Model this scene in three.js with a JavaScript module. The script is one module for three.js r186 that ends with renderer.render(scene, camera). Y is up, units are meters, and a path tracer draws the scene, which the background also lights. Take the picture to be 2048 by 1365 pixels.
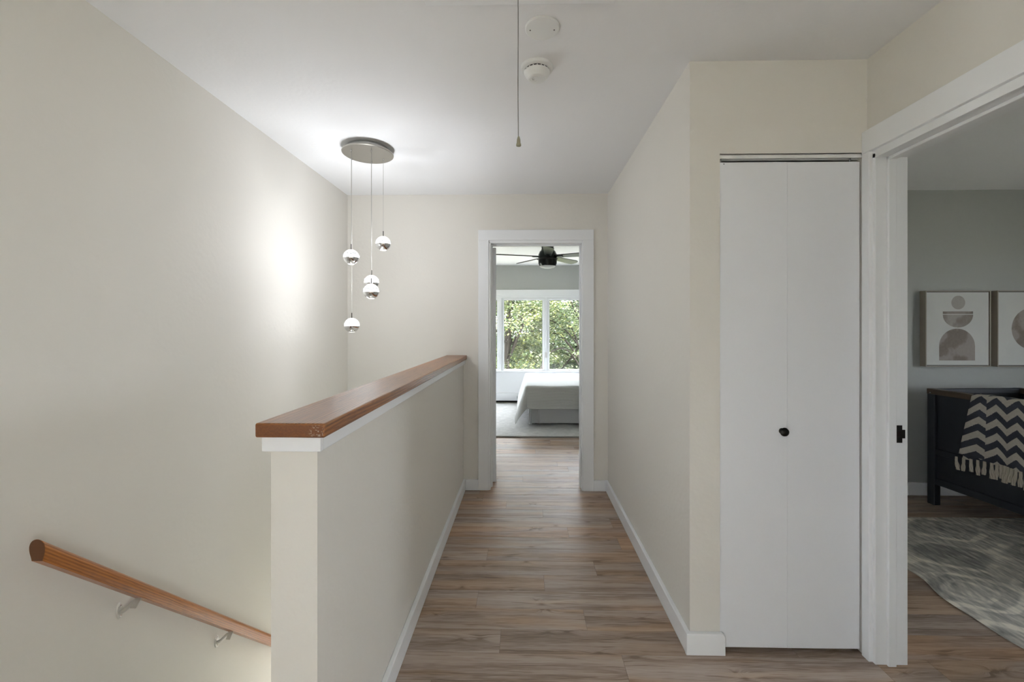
import * as THREE from 'three';
import { RoundedBoxGeometry } from 'three/addons/geometries/RoundedBoxGeometry.js';
import { mergeGeometries, mergeVertices, toCreasedNormals } from 'three/addons/utils/BufferGeometryUtils.js';

// ------------------------------------------------------------------ camera, sky, sun, exposure
const renderer = new THREE.WebGLRenderer({ antialias: true });
renderer.toneMapping = THREE.LinearToneMapping;
renderer.toneMappingExposure = 4.1;
renderer.shadowMap.enabled = true;
const scene = new THREE.Scene();
const FOCAL = 860;                                   // focal length in pixels of the 2048 x 1365 frame
const camera = new THREE.PerspectiveCamera(2 * Math.atan(682.5 / FOCAL) * 180 / Math.PI, 2048 / 1365, 0.05, 200);
camera.position.set(0, 1.342, 0);
camera.rotation.y = Math.atan(18 / FOCAL);
camera.setViewOffset(2048, 1365, -8, 27.5, 2048, 1365);
scene.background = new THREE.Color().setRGB(3.6, 3.85, 4.15);      // bright overcast sky
const sun = new THREE.DirectionalLight(new THREE.Color().setRGB(1, 0.96, 0.88), 5.0);
sun.position.set(4, 26, -2); sun.target.position.set(0, 0, -18);
sun.castShadow = true; sun.shadow.mapSize.set(2048, 2048); sun.shadow.radius = 6;
Object.assign(sun.shadow.camera, { left: -25, right: 25, top: 25, bottom: -25, near: 1, far: 80 });
scene.add(sun, sun.target);

// ------------------------------------------------------------------ helpers
// positions are written as (x, y, d): d metres in front of the camera's place, z = -d
let seed = 20240611;
const rnd = () => { seed = (seed + 0x6D2B79F5) | 0; let t = Math.imul(seed ^ (seed >>> 15), 1 | seed); t = (t + Math.imul(t ^ (t >>> 7), 61 | t)) ^ t; return ((t ^ (t >>> 14)) >>> 0) / 4294967296; };
const rr = (a, b) => a + (b - a) * rnd();
const lerp = (a, b, t) => a + (b - a) * t;
const clamp = (v, a, b) => Math.max(a, Math.min(b, v));
const smooth = (a, b, v) => { const t = clamp((v - a) / (b - a), 0, 1); return t * t * (3 - 2 * t); };
// tiling value noise
function makeNoise(s) {
  let q = s | 0; const r = () => { q = (q + 0x6D2B79F5) | 0; let t = Math.imul(q ^ (q >>> 15), 1 | q); t = (t + Math.imul(t ^ (t >>> 7), 61 | t)) ^ t; return ((t ^ (t >>> 14)) >>> 0) / 4294967296; };
  const tab = new Float32Array(65536); for (let i = 0; i < 65536; i++) tab[i] = r();
  return (x, y, px, py) => {
    const xi = Math.floor(x), yi = Math.floor(y), fx = x - xi, fy = y - yi;
    const m = (a, p) => ((a % p) + p) % p;
    const x0 = m(xi, px), x1 = m(xi + 1, px), y0 = m(yi, py), y1 = m(yi + 1, py);
    const g = (a, b) => tab[(a * 157 + b * 1013) & 65535];
    const sx = fx * fx * (3 - 2 * fx), sy = fy * fy * (3 - 2 * fy);
    return lerp(lerp(g(x0, y0), g(x1, y0), sx), lerp(g(x0, y1), g(x1, y1), sx), sy);
  };
}
function fbm(n, u, v, fx, fy, oct) { let a = 0.5, s = 0, t = 0; for (let o = 0; o < oct; o++) { s += a * n(u * fx, v * fy, fx, fy); t += a; a *= 0.5; fx *= 2; fy *= 2; } return s / t; }
function texture(w, h, fn, { srgb = true, size = [1, 1] } = {}) {      // fn(u, v) -> [r, g, b] 0..1 or grey
  const data = new Uint8Array(w * h * 4);
  for (let j = 0; j < h; j++) for (let i = 0; i < w; i++) {
    const c = fn((i + 0.5) / w, (j + 0.5) / h), k = (j * w + i) * 4;
    if (typeof c === 'number') { data[k] = data[k + 1] = data[k + 2] = clamp(c * 255, 0, 255); } else { data[k] = clamp(c[0] * 255, 0, 255); data[k + 1] = clamp(c[1] * 255, 0, 255); data[k + 2] = clamp(c[2] * 255, 0, 255); }
    data[k + 3] = 255;
  }
  const t = new THREE.DataTexture(data, w, h); t.wrapS = t.wrapT = THREE.RepeatWrapping; t.magFilter = THREE.LinearFilter; t.minFilter = THREE.LinearMipmapLinearFilter; t.generateMipmaps = true;
  if (srgb) t.colorSpace = THREE.SRGBColorSpace; t.repeat.set(1 / size[0], 1 / size[1]); t.needsUpdate = true; return t;
}
const hex = (h) => [(h >> 16 & 255) / 255, (h >> 8 & 255) / 255, (h & 255) / 255];
const mix3 = (a, b, t) => [lerp(a[0], b[0], t), lerp(a[1], b[1], t), lerp(a[2], b[2], t)];
const mat = (color, o = {}) => new THREE.MeshPhysicalMaterial({ color, roughness: 0.6, ...o });
// uv in metres, u along the given long axis
function boxUV(g, long = 'x', du = 0, dv = 0) {
  if (g.index) g = g.toNonIndexed();
  const p = g.attributes.position, uv = new Float32Array(p.count * 2), a = new THREE.Vector3(), b = new THREE.Vector3(), c = new THREE.Vector3(), n = new THREE.Vector3();
  for (let i = 0; i < p.count; i += 3) {
    a.fromBufferAttribute(p, i); b.fromBufferAttribute(p, i + 1); c.fromBufferAttribute(p, i + 2);
    n.copy(b).sub(a).cross(c.clone().sub(a));
    const ax = Math.abs(n.x), ay = Math.abs(n.y), az = Math.abs(n.z), dom = ax > ay && ax > az ? 'x' : ay > az ? 'y' : 'z';
    const rest = ['x', 'y', 'z'].filter((k) => k !== dom); let u = long, v;
    if (dom === long) { u = rest[0]; v = rest[1]; } else v = rest.find((k) => k !== long);
    [a, b, c].forEach((q, k) => { uv[(i + k) * 2] = q[u] + du; uv[(i + k) * 2 + 1] = q[v] + dv; });
  }
  g.setAttribute('uv', new THREE.BufferAttribute(uv, 2)); return g;
}
// box between x0..x1, y0..y1, d0..d1, edges rounded by r
function bx(x0, x1, y0, y1, d0, d1, r = 0, long = 'x', du = 0, dv = 0) {
  const w = x1 - x0, h = y1 - y0, dd = d1 - d0;
  const g = r > 0 ? new RoundedBoxGeometry(w, h, dd, 2, Math.min(r, w / 2.01, h / 2.01, dd / 2.01)) : new THREE.BoxGeometry(w, h, dd);
  g.translate((x0 + x1) / 2, (y0 + y1) / 2, -(d0 + d1) / 2);
  return boxUV(g, long, du, dv);
}
const uvPlain = (g, long) => boxUV(g, long || 'x');
const merge = (list) => mergeGeometries(list.map((g) => { const h = g.index ? g.toNonIndexed() : g; for (const k of Object.keys(h.attributes)) if (!['position', 'normal', 'uv'].includes(k)) h.deleteAttribute(k); return h; }));
const taken = new Map();
function numbered(name) { const n = taken.get(name) || 0; taken.set(name, n + 1); return n ? `${name}_${String(n).padStart(3, '0')}` : name; }
function mesh(name, geos, m, parent) {
  const o = new THREE.Mesh(Array.isArray(geos) ? (geos.length > 1 ? merge(geos) : geos[0]) : geos, m);
  o.castShadow = o.receiveShadow = true; o.name = parent ? name : numbered(name); (parent || scene).add(o); return o;
}
function tag(o, label, category, extra = {}) { Object.assign(o.userData, { label, category }, extra); return o; }
function struct(name, geos, m, label, category = 'wall') { return tag(mesh(name, geos, m), label, category, { kind: 'structure' }); }
function thing(name, label, category, [x, y, d] = [0, 0, 0], extra = {}) {
  const g = new THREE.Group(); g.name = numbered(name); g.position.set(x, y, -d); scene.add(g); return tag(g, label, category, extra);
}
// child mesh built in world coordinates, then moved into its group's frame
function part(name, geos, m, parent) {
  let g = Array.isArray(geos) ? (geos.length > 1 ? merge(geos) : geos[0]) : geos;
  const w = new THREE.Vector3(); let q = parent; while (q && q !== scene) { w.add(q.position); q = q.parent; }
  g = g.clone(); g.translate(-w.x, -w.y, -w.z); return mesh(name, g, m, parent);
}
function tube(pts, r, seg = 24, rad = 8) { return new THREE.TubeGeometry(new THREE.CatmullRomCurve3(pts.map((p) => new THREE.Vector3(p[0], p[1], -p[2]))), seg, r, rad, false); }
function cyl(x, y0, y1, d, r0, r1 = r0, seg = 32) { const g = new THREE.CylinderGeometry(r1, r0, y1 - y0, seg); g.translate(x, (y0 + y1) / 2, -d); return g; }
function lathe(profile, x, y, d, seg = 40) { const g = new THREE.LatheGeometry(profile.map((p) => new THREE.Vector2(p[0], p[1])), seg); g.translate(x, y, -d); return g; }
// surface from a function (u, v in 0..1) -> [x, y, d]
function surface(nu, nv, fn, uvf) {
  const pos = [], uv = [], idx = [];
  for (let j = 0; j <= nv; j++) for (let i = 0; i <= nu; i++) { const p = fn(i / nu, j / nv); pos.push(p[0], p[1], -p[2]); const t = uvf ? uvf(i / nu, j / nv) : [i / nu, j / nv]; uv.push(t[0], t[1]); }
  for (let j = 0; j < nv; j++) for (let i = 0; i < nu; i++) { const a = j * (nu + 1) + i, b = a + 1, c = a + nu + 1, e = c + 1; idx.push(a, b, e, a, e, c); }
  const g = new THREE.BufferGeometry(); g.setAttribute('position', new THREE.Float32BufferAttribute(pos, 3)); g.setAttribute('uv', new THREE.Float32BufferAttribute(uv, 2)); g.setIndex(idx); g.computeVertexNormals(); return g;
}

// ------------------------------------------------------------------ materials
const nA = makeNoise(11), nB = makeNoise(23), nC = makeNoise(37);
const rollerBump = texture(512, 512, (u, v) => fbm(nA, u, v, 64, 64, 3), { srgb: false, size: [1.1, 1.1] });
const paint = (c, rough = 0.62) => mat(c, { roughness: rough, specularIntensity: 0.5, bumpMap: rollerBump, bumpScale: 0.0006 });
const M = {};
M.wall = paint(0xe6e3dc);
M.ceiling = paint(0xf1f2f3, 0.8);
M.greyWall = paint(0xb4b6b3);
M.nurseryWall = paint(0xb0b2ae);
M.trim = mat(0xf1f3f5, { roughness: 0.38, specularIntensity: 0.6 });
M.doorWhite = mat(0xedeff3, { roughness: 0.42, specularIntensity: 0.5 });
M.whitePlastic = mat(0xeaebe9, { roughness: 0.4 });
M.dark = mat(0x1d1b19, { roughness: 0.5 });
M.darkGap = mat(0x2b2a28, { roughness: 0.9 });
M.bronze = mat(0x35332f, { roughness: 0.38, metalness: 0.85 });
M.nickel = mat(0xd6d4cf, { roughness: 0.34, metalness: 0.7 });
M.chrome = mat(0xd8d8d8, { roughness: 0.08, metalness: 1 });
M.satin = mat(0xa9a69e, { roughness: 0.34, metalness: 0.9 });
M.glass = new THREE.MeshPhysicalMaterial({ color: 0xffffff, roughness: 0, transmission: 1, thickness: 0, ior: 1.5 });

// vinyl plank prints: grey brown oak with streaks and knots, 1.22 m x 0.42 m, three of them
function plankPrint(s) {
  const n1 = makeNoise(s), n2 = makeNoise(s + 1), n3 = makeNoise(s + 2);
  let q = s * 7919; const r = () => { q = (Math.imul(q, 1664525) + 1013904223) | 0; return (q >>> 0) / 4294967296; };
  const knots = Array.from({ length: 9 }, () => [r(), r(), 0.006 + 0.010 * r()]);
  return texture(1024, 512, (u, v) => {
    let warp = 0, dark = 0;
    for (const [ku, kv, kr] of knots) {
      let dx = u - ku; dx -= Math.round(dx); let dy = v - kv; dy -= Math.round(dy); dx *= 1.22; dy *= 0.42;
      const e = Math.sqrt(dx * dx * 0.22 + dy * dy); warp += Math.sign(dy) * 0.035 * Math.exp(-e * e / (kr * kr * 6)); dark += Math.exp(-e * e / (kr * kr * 0.35)) * 0.75 + 0.25 * Math.exp(-e * e / (kr * kr * 2.4));
    }
    const vv = v + warp + 0.012 * (fbm(n3, u, v, 5, 6, 2) - 0.5);
    const broad = fbm(n1, u, vv, 2, 9, 3), mid = fbm(n2, u, vv, 5, 40, 3), fine = fbm(n3, u, vv, 26, 230, 2), cool = fbm(n2, u + 0.3, vv, 2, 5, 2);
    let t = 0.5 + (broad - 0.5) * 0.75 + (mid - 0.5) * 0.62 + (fine - 0.5) * 0.5;
    const crack = smooth(0.71, 0.8, fbm(n1, u + 0.5, vv, 7, 90, 2)) * 0.38;
    t = clamp(t - crack - dark * 0.7, -0.15, 1.1);
    let c = t < 0.5 ? mix3(hex(0x8a735f), hex(0xb89f89), clamp(t, 0, 1) * 2) : mix3(hex(0xb89f89), hex(0xcbb5a0), clamp((t - 0.5) * 2, 0, 1));
    return mix3(c, [c[0] * 0.97, c[1] * 1.02, c[2] * 1.1], smooth(0.4, 0.65, cool));
  }, { size: [1.22, 0.42] });
}
const plankBump = texture(512, 512, (u, v) => fbm(nB, u, v, 12, 128, 3), { srgb: false, size: [0.8, 0.3] });
const plankPrints = [101, 202, 303].map(plankPrint);
const plankMats = [0xffffff, 0xf8f5f2, 0xf0ece8, 0xfff4ea].flatMap((tint) => plankPrints.map((map) => new THREE.MeshPhysicalMaterial({ color: tint, map, roughness: 0.42, specularIntensity: 0.55, bumpMap: plankBump, bumpScale: 0.0004 })));

// oak with cathedral grain and pores, u along the grain
function oakPrint(s, lo, midc, hi) {
  const n1 = makeNoise(s), n2 = makeNoise(s + 1);
  return texture(1024, 256, (u, v) => {
    const w = v + 0.05 * (fbm(n1, u, v, 3, 2, 2) - 0.5);
    const ring = 0.5 + 0.5 * Math.sin((w * 14 + 2.4 * fbm(n2, u, w, 2, 3, 2)) * 6.283);
    const pore = smooth(0.62, 0.78, fbm(n1, u, w, 24, 160, 2));
    const t = clamp(0.25 + 0.4 * ring + 0.5 * (fbm(n2, u, w, 6, 60, 3) - 0.5) - 0.45 * pore + 0.25 * (fbm(n2, u + 0.4, v, 2, 2, 2) - 0.3), 0, 1);
    return t < 0.5 ? mix3(hex(lo), hex(midc), t * 2) : mix3(hex(midc), hex(hi), (t - 0.5) * 2);
  }, { size: [0.9, 0.16] });
}
const oakBump = texture(512, 256, (u, v) => fbm(nC, u, v, 10, 96, 3), { srgb: false, size: [0.7, 0.2] });
M.oakCap = mat(0xffffff, { map: oakPrint(61, 0x5f3413, 0x935a2a, 0xb1773f), roughness: 0.36, clearcoat: 0.3, clearcoatRoughness: 0.25, bumpMap: oakBump, bumpScale: 0.0005 });
M.oakRail = mat(0xffffff, { map: oakPrint(71, 0x7d430f, 0xb06a26, 0xc98440), roughness: 0.35, clearcoat: 0.4, clearcoatRoughness: 0.3, bumpMap: oakBump, bumpScale: 0.0005 });
M.oakEnd = mat(0x6b4326, { roughness: 0.55, bumpMap: oakBump, bumpScale: 0.0004 });

// ------------------------------------------------------------------ the house: floors
const ROW = 0.14, ROW0 = 1.769;
const knownJoint = { '-1': 0.395, 0: -0.106, 1: 0.276, 2: -0.235, 4: 0.39, 5: -0.222, 7: 0.281, 8: 0.59, 9: 0.128 };
function jointOf(k) { if (k in knownJoint) return knownJoint[k]; const s = Math.sin(k * 127.1 + 11.7) * 43758.5453; return (s - Math.floor(s)) * 1.22; }
function plankGeo(x0, x1, d0, d1) {
  const e = 0.0009, g = 0.0003; x0 += g; x1 -= g; d0 += g; d1 -= g; if (x1 - x0 < 0.01 || d1 - d0 < 0.01) return null;
  const P = [[x0 + e, 0, d0 + e], [x1 - e, 0, d0 + e], [x1 - e, 0, d1 - e], [x0 + e, 0, d1 - e], [x0, -0.0008, d0], [x1, -0.0008, d0], [x1, -0.0008, d1], [x0, -0.0008, d1]];
  const q = (a, b, c, d) => [a, b, c, a, c, d], idx = [...q(0, 1, 2, 3), ...q(4, 5, 1, 0), ...q(5, 6, 2, 1), ...q(6, 7, 3, 2), ...q(7, 4, 0, 3)];
  const pos = [], uv = [], du = rr(0, 5), dv = rr(0, 3); for (const i of idx) { const p = P[i]; pos.push(p[0], p[1], -p[2]); uv.push(p[0] + du, p[2] + dv); }
  const geo = new THREE.BufferGeometry(); geo.setAttribute('position', new THREE.Float32BufferAttribute(pos, 3)); geo.setAttribute('uv', new THREE.Float32BufferAttribute(uv, 2)); geo.computeVertexNormals(); return geo;
}
function planks(parent, x0, x1, d0, d1) {
  for (let k = Math.floor((d0 - ROW0) / ROW); ROW0 + k * ROW < d1; k++) {
    const a = Math.max(d0, ROW0 + k * ROW), b = Math.min(d1, ROW0 + (k + 1) * ROW), j = jointOf(k);
    for (let n = Math.floor((x0 - j) / 1.22); j + n * 1.22 < x1; n++) {
      const g = plankGeo(Math.max(x0, j + n * 1.22), Math.min(x1, j + (n + 1) * 1.22), a, b);
      if (g) mesh('plank', g, plankMats[Math.floor(rnd() * plankMats.length)], parent);
    }
  }
}
M.subfloor = mat(0x2a221c, { roughness: 0.9 });
const floorHall = struct('floor', [bx(-0.625, 1.40, -0.25, -0.0008, -2.6, 3.6), bx(-1.475, -0.625, -0.25, -0.0008, -2.6, 0.98)], M.subfloor, 'brown wood plank floor of the hallway', 'floor');
planks(floorHall, -0.509, 1.40, -2.6, 3.605);
planks(floorHall, -1.475, -0.509, -2.6, 0.98);
const floorBed = struct('floor_bedroom', [bx(-2.2, 3.4, -0.25, -0.0008, 3.6, 7.63)], M.subfloor, 'grey brown plank floor in the bedroom beyond the doorway', 'floor');
planks(floorBed, -1.6, 2.4, 3.605, 5.5);
const floorNur = struct('floor_nursery', [bx(1.40, 5.0, -0.25, -0.0008, -0.6, 3.51)], M.subfloor, 'dark plank floor of the dim nursery', 'floor');
planks(floorNur, 1.40, 4.4, 0.6, 3.51);

// ------------------------------------------------------------------ walls and ceilings (all with thickness)
struct('wall_left', [
  bx(-1.625, -1.475, -2.85, 2.44, -2.75, -2.35), bx(-1.625, -1.475, -2.85, 0.50, -2.35, -1.15), bx(-1.625, -1.475, 1.80, 2.44, -2.35, -1.15), bx(-1.625, -1.475, -2.85, 2.44, -1.15, 1.9),
  bx(-1.625, -1.475, -2.85, -2.40, 1.9, 3.4), bx(-1.625, -1.475, -0.85, 2.44, 1.9, 3.4), bx(-1.625, -1.475, -2.85, 2.44, 3.4, 5.6),
], M.wall, 'tall pale beige stairwell wall on the left', 'wall');
struct('wall_end', [
  bx(-1.475, -0.298, -0.25, 2.44, 3.545, 3.665), bx(0.478, 0.8, 0, 2.44, 3.545, 3.665), bx(-0.298, 0.478, 2.058, 2.44, 3.545, 3.665),
], M.wall, 'beige wall at the end of the hall around the bedroom doorway', 'wall');
struct('wall_right', [bx(0.68, 0.80, -0.002, 2.44, 1.79, 3.545)], M.wall, 'pale beige wall along the right of the hall', 'wall');
struct('wall_closet', [
  bx(0.80, 0.8035, 0, 2.44, 1.79, 1.91), bx(0.8035, 1.40, 2.058, 2.44, 1.79, 1.91), bx(1.386, 1.40, 0, 2.058, 1.79, 1.91),
], M.wall, 'beige wall around and above the closet door', 'wall');
struct('wall_nursery_side', [
  bx(1.40, 1.515, -0.002, 2.44, 1.755, 3.51), bx(1.40, 1.515, -0.25, 2.44, -1.35, 0.94), bx(1.40, 1.515, -0.25, 2.44, -2.75, -2.15), bx(1.40, 1.515, -0.25, 0.75, -2.15, -1.35), bx(1.40, 1.515, 1.75, 2.44, -2.15, -1.35), bx(1.40, 1.515, 2.05, 2.44, 0.94, 1.755),
], M.wall, 'beige wall on the far right above the nursery doorway', 'wall');
struct('wall_closet_back', [bx(0.80, 1.40, -0.002, 2.44, 2.45, 2.55)], M.wall, 'wall at the back of the closet', 'wall');
struct('wall_half', [bx(-0.624, -0.509, -2.70, 1.076, 1.044, 3.545)], M.wall, 'low beige half wall beside the stairwell', 'wall');
struct('wall_back', [bx(-1.475, 1.40, -0.25, 2.44, -2.75, -2.6)], M.wall, 'beige landing wall behind the camera', 'wall');
struct('ceiling', [bx(-1.625, 1.515, 2.44, 2.60, -2.75, 3.665)], M.ceiling, 'white ceiling of the hallway', 'ceiling');
struct('ceiling_bedroom', [bx(-2.35, 3.55, 2.44, 2.60, 3.665, 7.80)], M.ceiling, 'white bedroom ceiling with the fan', 'ceiling');
struct('ceiling_nursery', [bx(1.515, 5.15, 2.44, 2.60, -0.75, 3.665)], M.ceiling, 'dim ceiling of the nursery', 'ceiling');
// bedroom shell
struct('wall_bedroom_window', [
  bx(-2.2, -1.24, 0, 2.44, 7.63, 7.80), bx(1.985, 3.4, 0, 2.44, 7.63, 7.80), bx(-1.24, 1.985, 0, 0.55, 7.63, 7.80), bx(-1.24, 1.985, 1.90, 2.44, 7.63, 7.80),
], M.greyWall, 'grey bedroom wall above the window', 'wall');
struct('wall_bedroom_left', [bx(-2.35, -2.2, -0.25, 2.44, 3.545, 5.6), bx(-2.35, -2.2, -0.25, 2.44, 6.9, 7.80), bx(-2.35, -2.2, -0.25, 0.80, 5.6, 6.9), bx(-2.35, -2.2, 1.75, 2.44, 5.6, 6.9)], M.greyWall, 'grey wall on the left of the bedroom', 'wall');
struct('wall_bedroom_right', [bx(3.4, 3.55, -0.25, 2.44, 3.665, 7.80)], M.greyWall, 'grey wall on the right of the bedroom', 'wall');
struct('wall_bedroom_near', [bx(-2.2, -1.475, -0.25, 2.44, 3.545, 3.665)], M.greyWall, 'grey bedroom wall beside the doorway', 'wall');
struct('roof', [bx(-1.75, 1.65, 2.60, 2.75, -2.9, -0.8), bx(-1.75, 6.9, 2.60, 2.75, -0.8, 3.6), bx(-2.5, 5.3, 2.60, 2.75, 3.6, 7.85)], mat(0x6b6762, { roughness: 0.9 }), 'house roof above the rooms with a porch overhang on the nursery side', 'roof');
// nursery shell
struct('wall_nursery', [bx(0.8, 5.0, 0, 2.44, 3.51, 3.665)], M.nurseryWall, 'dim grey nursery wall behind the two pictures', 'wall');
const NW = { d0: 1.15, d1: 2.0, y0: 0.65, y1: 1.85 };   // nursery window, out of frame to the right
struct('wall_nursery_right', [
  bx(5.0, 5.15, -0.25, 2.44, -0.75, NW.d0), bx(5.0, 5.15, -0.25, 2.44, NW.d1, 3.665), bx(5.0, 5.15, -0.25, NW.y0, NW.d0, NW.d1), bx(5.0, 5.15, NW.y1, 2.44, NW.d0, NW.d1),
], M.nurseryWall, 'grey nursery wall with a window out of frame', 'wall');
struct('wall_nursery_near', [bx(1.515, 5.0, -0.25, 2.44, -0.75, -0.6)], M.nurseryWall, 'grey nursery wall on the near side', 'wall');
// stairs and the hall below
struct('wall_stair_foot', [bx(-1.475, -0.509, -2.85, -0.25, 5.45, 5.6), bx(-0.624, -0.509, -2.85, -0.25, 3.545, 5.45), bx(-1.475, -0.624, -0.40, -0.25, 3.665, 5.45), bx(-1.475, -0.624, -2.85, -2.70, 0.9, 5.45), bx(-1.475, -0.624, -2.70, -0.25, 0.83, 0.98)], M.wall, 'lower walls of the stairwell', 'wall');
M.stairCarpet = mat(0xb9b5ad, { roughness: 0.95 });
const stairs = thing('staircase', 'steep stair descending behind the half wall', 'stairs', [-1.05, -2.7, 2.4], { kind: 'structure' });
for (let i = 0; i < 13; i++) {
  const y = -0.2077 * (i + 1), d = 0.98 + 0.218 * i;
  part('tread', bx(-1.475, -0.624, y - 0.03, y, d, d + 0.245, 0.004), M.stairCarpet, stairs);
  part('riser', bx(-1.475, -0.624, y, y + 0.178, d, d + 0.02), M.trim, stairs);
}

// ------------------------------------------------------------------ oak cap and moulding on the half wall
const cap = thing('railing_cap', 'varnished oak cap board along the top of the half wall', 'rail cap', [-0.566, 1.075, 2.28]);
const capBoard = part('cap_board', bx(-0.650, -0.480, 1.076, 1.111, 1.020, 3.545, 0.005, 'z'), M.oakCap, cap);
{ // end grain on the near end, scuffed at its right corner
  const chip = texture(256, 64, (u, v) => { const n = fbm(nA, u, v, 40, 12, 3), sc = smooth(0.60, 0.70, fbm(nB, u, v, 46, 14, 2)) * smooth(0.74, 0.86, u); let c = mix3(hex(0x6a3a18), hex(0x86501f), n); return mix3(c, hex(0xb7aea2), sc * 0.8); });
  const g = surface(1, 1, (u, v) => [lerp(-0.646, -0.484, u), lerp(1.080, 1.107, v), 1.0194]);
  const q = part('end_grain', g, mat(0xffffff, { map: chip, roughness: 0.5 }), capBoard); q.userData.label = 'scuffed darker end grain of the cap';
}
const capTrim = struct('trim_1', [bx(-0.509, -0.494, 1.040, 1.076, 1.0441, 3.545, 0.002), bx(-0.639, -0.624, 1.040, 1.076, 1.0441, 3.545, 0.002), bx(-0.639, -0.494, 1.040, 1.076, 1.030, 1.044, 0.002)], M.trim, 'white moulding strip under the oak cap', 'moulding');

// ------------------------------------------------------------------ baseboards
const BH = 0.088, BT = 0.02;
struct('baseboard_left', [bx(-0.509, -0.509 + BT, 0, BH, 1.044, 3.545, 0.004, 'z')], M.trim, 'white baseboard along the half wall', 'baseboard');
struct('baseboard_end_left', [bx(-0.489, -0.384, 0, BH, 3.525, 3.545, 0.004)], M.trim, 'short white baseboard left of the bedroom doorway', 'baseboard');
struct('baseboard_end_right', [bx(0.5624, 0.66, 0, BH, 3.525, 3.545, 0.004)], M.trim, 'short white baseboard right of the bedroom doorway', 'baseboard');
struct('baseboard_right', [bx(0.66, 0.68, 0, BH, 1.7872, 3.545, 0.004, 'z')], M.trim, 'white baseboard along the right hall wall', 'baseboard');
{ // the piece that turns the corner to the closet, its top end cut off at a slant
  const s = new THREE.Shape(); s.moveTo(0.66, 0); s.lineTo(0.818, 0); s.lineTo(0.818, BH - 0.010); s.lineTo(0.808, BH); s.lineTo(0.66, BH); s.closePath();
  const g = new THREE.ExtrudeGeometry(s, { depth: 0.014, bevelEnabled: true, bevelThickness: 0.003, bevelSize: 0.003, bevelOffset: -0.003, bevelSegments: 2 }); g.translate(0, 0, -1.787);
  struct('baseboard_closet', [uvPlain(g)], M.trim, 'white baseboard end at the corner left of the closet', 'baseboard');
}
struct('baseboard_nursery', [bx(1.515, 5.0, 0, 0.10, 3.492, 3.51, 0.003)], M.trim, 'dim white baseboard at the back of the nursery', 'baseboard');

// ------------------------------------------------------------------ door 1: the bedroom doorway and its open leaf
const door1 = thing('door_1', 'white cased doorway to the bedroom with its door swung open', 'door', [0.09, 0, 3.6], { kind: 'structure' });
part('casing', bx(-0.384, -0.298, 0, 2.058, 3.527, 3.545, 0.002, 'y'), M.trim, door1);
part('casing', bx(0.4760, 0.5624, 0, 2.058, 3.527, 3.545, 0.002, 'y'), M.trim, door1);
part('casing', bx(-0.384, 0.5624, 2.058, 2.143, 3.527, 3.545, 0.002), M.trim, door1);
part('jamb', bx(-0.298, -0.284, 0, 2.045, 3.535, 3.672, 0.001), M.trim, door1);
part('jamb', bx(0.466, 0.480, 0, 2.045, 3.535, 3.672, 0.001), M.trim, door1);
part('jamb', bx(-0.298, 0.480, 2.035, 2.058, 3.535, 3.672, 0.001), M.trim, door1);
part('door_stop', [bx(-0.284, -0.273, 0, 2.035, 3.600, 3.632, 0.001), bx(0.455, 0.466, 0, 2.035, 3.600, 3.632, 0.001), bx(-0.273, 0.455, 2.024, 2.035, 3.600, 3.632, 0.001)], M.trim, door1);
{
  const leaf = mesh('door_leaf', bx(0.004, 0.039, 0.012, 2.026, 0.002, 0.744, 0.002, 'y'), M.doorWhite, door1);
  leaf.position.set(-0.287 - 0.09, 0, -(3.686 - 3.6)); leaf.rotation.y = 0.085;
  mesh('door_knob', uvPlain(lathe([[0, 0.058], [0.018, 0.056], [0.026, 0.044], [0.024, 0.032], [0.011, 0.024], [0.010, 0.008], [0.030, 0.006], [0.031, 0]], 0, 0, 0).rotateZ(Math.PI / 2).translate(0.004, 0.93, -0.68)), M.nickel, leaf);
}
for (const y of [0.22, 1.02, 1.80]) part('hinge', [cyl(-0.288, y - 0.045, y + 0.045, 3.682, 0.006), bx(-0.2835, -0.281, y - 0.045, y + 0.045, 3.640, 3.680)], M.nickel, door1);

// ------------------------------------------------------------------ door 2: the nursery doorway on the right
const door2 = thing('door_2', 'white cased doorway to the dim nursery on the right', 'door', [1.45, 0, 1.35], { kind: 'structure' });
part('casing', bx(1.377, 1.40, 0, 2.048, 1.752, 1.789, 0.002, 'y'), M.trim, door2);
part('casing', bx(1.377, 1.40, 2.048, 2.138, 0.85, 1.789, 0.002, 'z'), M.trim, door2);
part('casing', bx(1.377, 1.40, 0, 2.048, 0.85, 0.937, 0.002, 'y'), M.trim, door2);
part('jamb', bx(1.392, 1.518, 0, 2.036, 1.738, 1.757, 0.0015), M.trim, door2);
part('jamb', bx(1.392, 1.518, 0, 2.036, 0.937, 0.955, 0.0015), M.trim, door2);
part('jamb', bx(1.392, 1.518, 2.018, 2.050, 0.937, 1.757, 0.0015), M.trim, door2);
part('door_stop', bx(1.434, 1.466, 0, 2.018, 1.726, 1.738, 0.003), M.trim, door2);
part('door_stop', bx(1.434, 1.466, 2.006, 2.018, 0.955, 1.738, 0.003), M.trim, door2);
part('door_stop', bx(1.434, 1.466, 0, 2.018, 0.955, 0.967, 0.003), M.trim, door2);
part('casing', [bx(1.515, 1.531, 0, 2.05, 1.757, 1.84, 0.002), bx(1.515, 1.531, 2.05, 2.13, 0.87, 1.84, 0.002), bx(1.515, 1.531, 0, 2.05, 0.87, 0.94, 0.002)], M.trim, door2);
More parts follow.
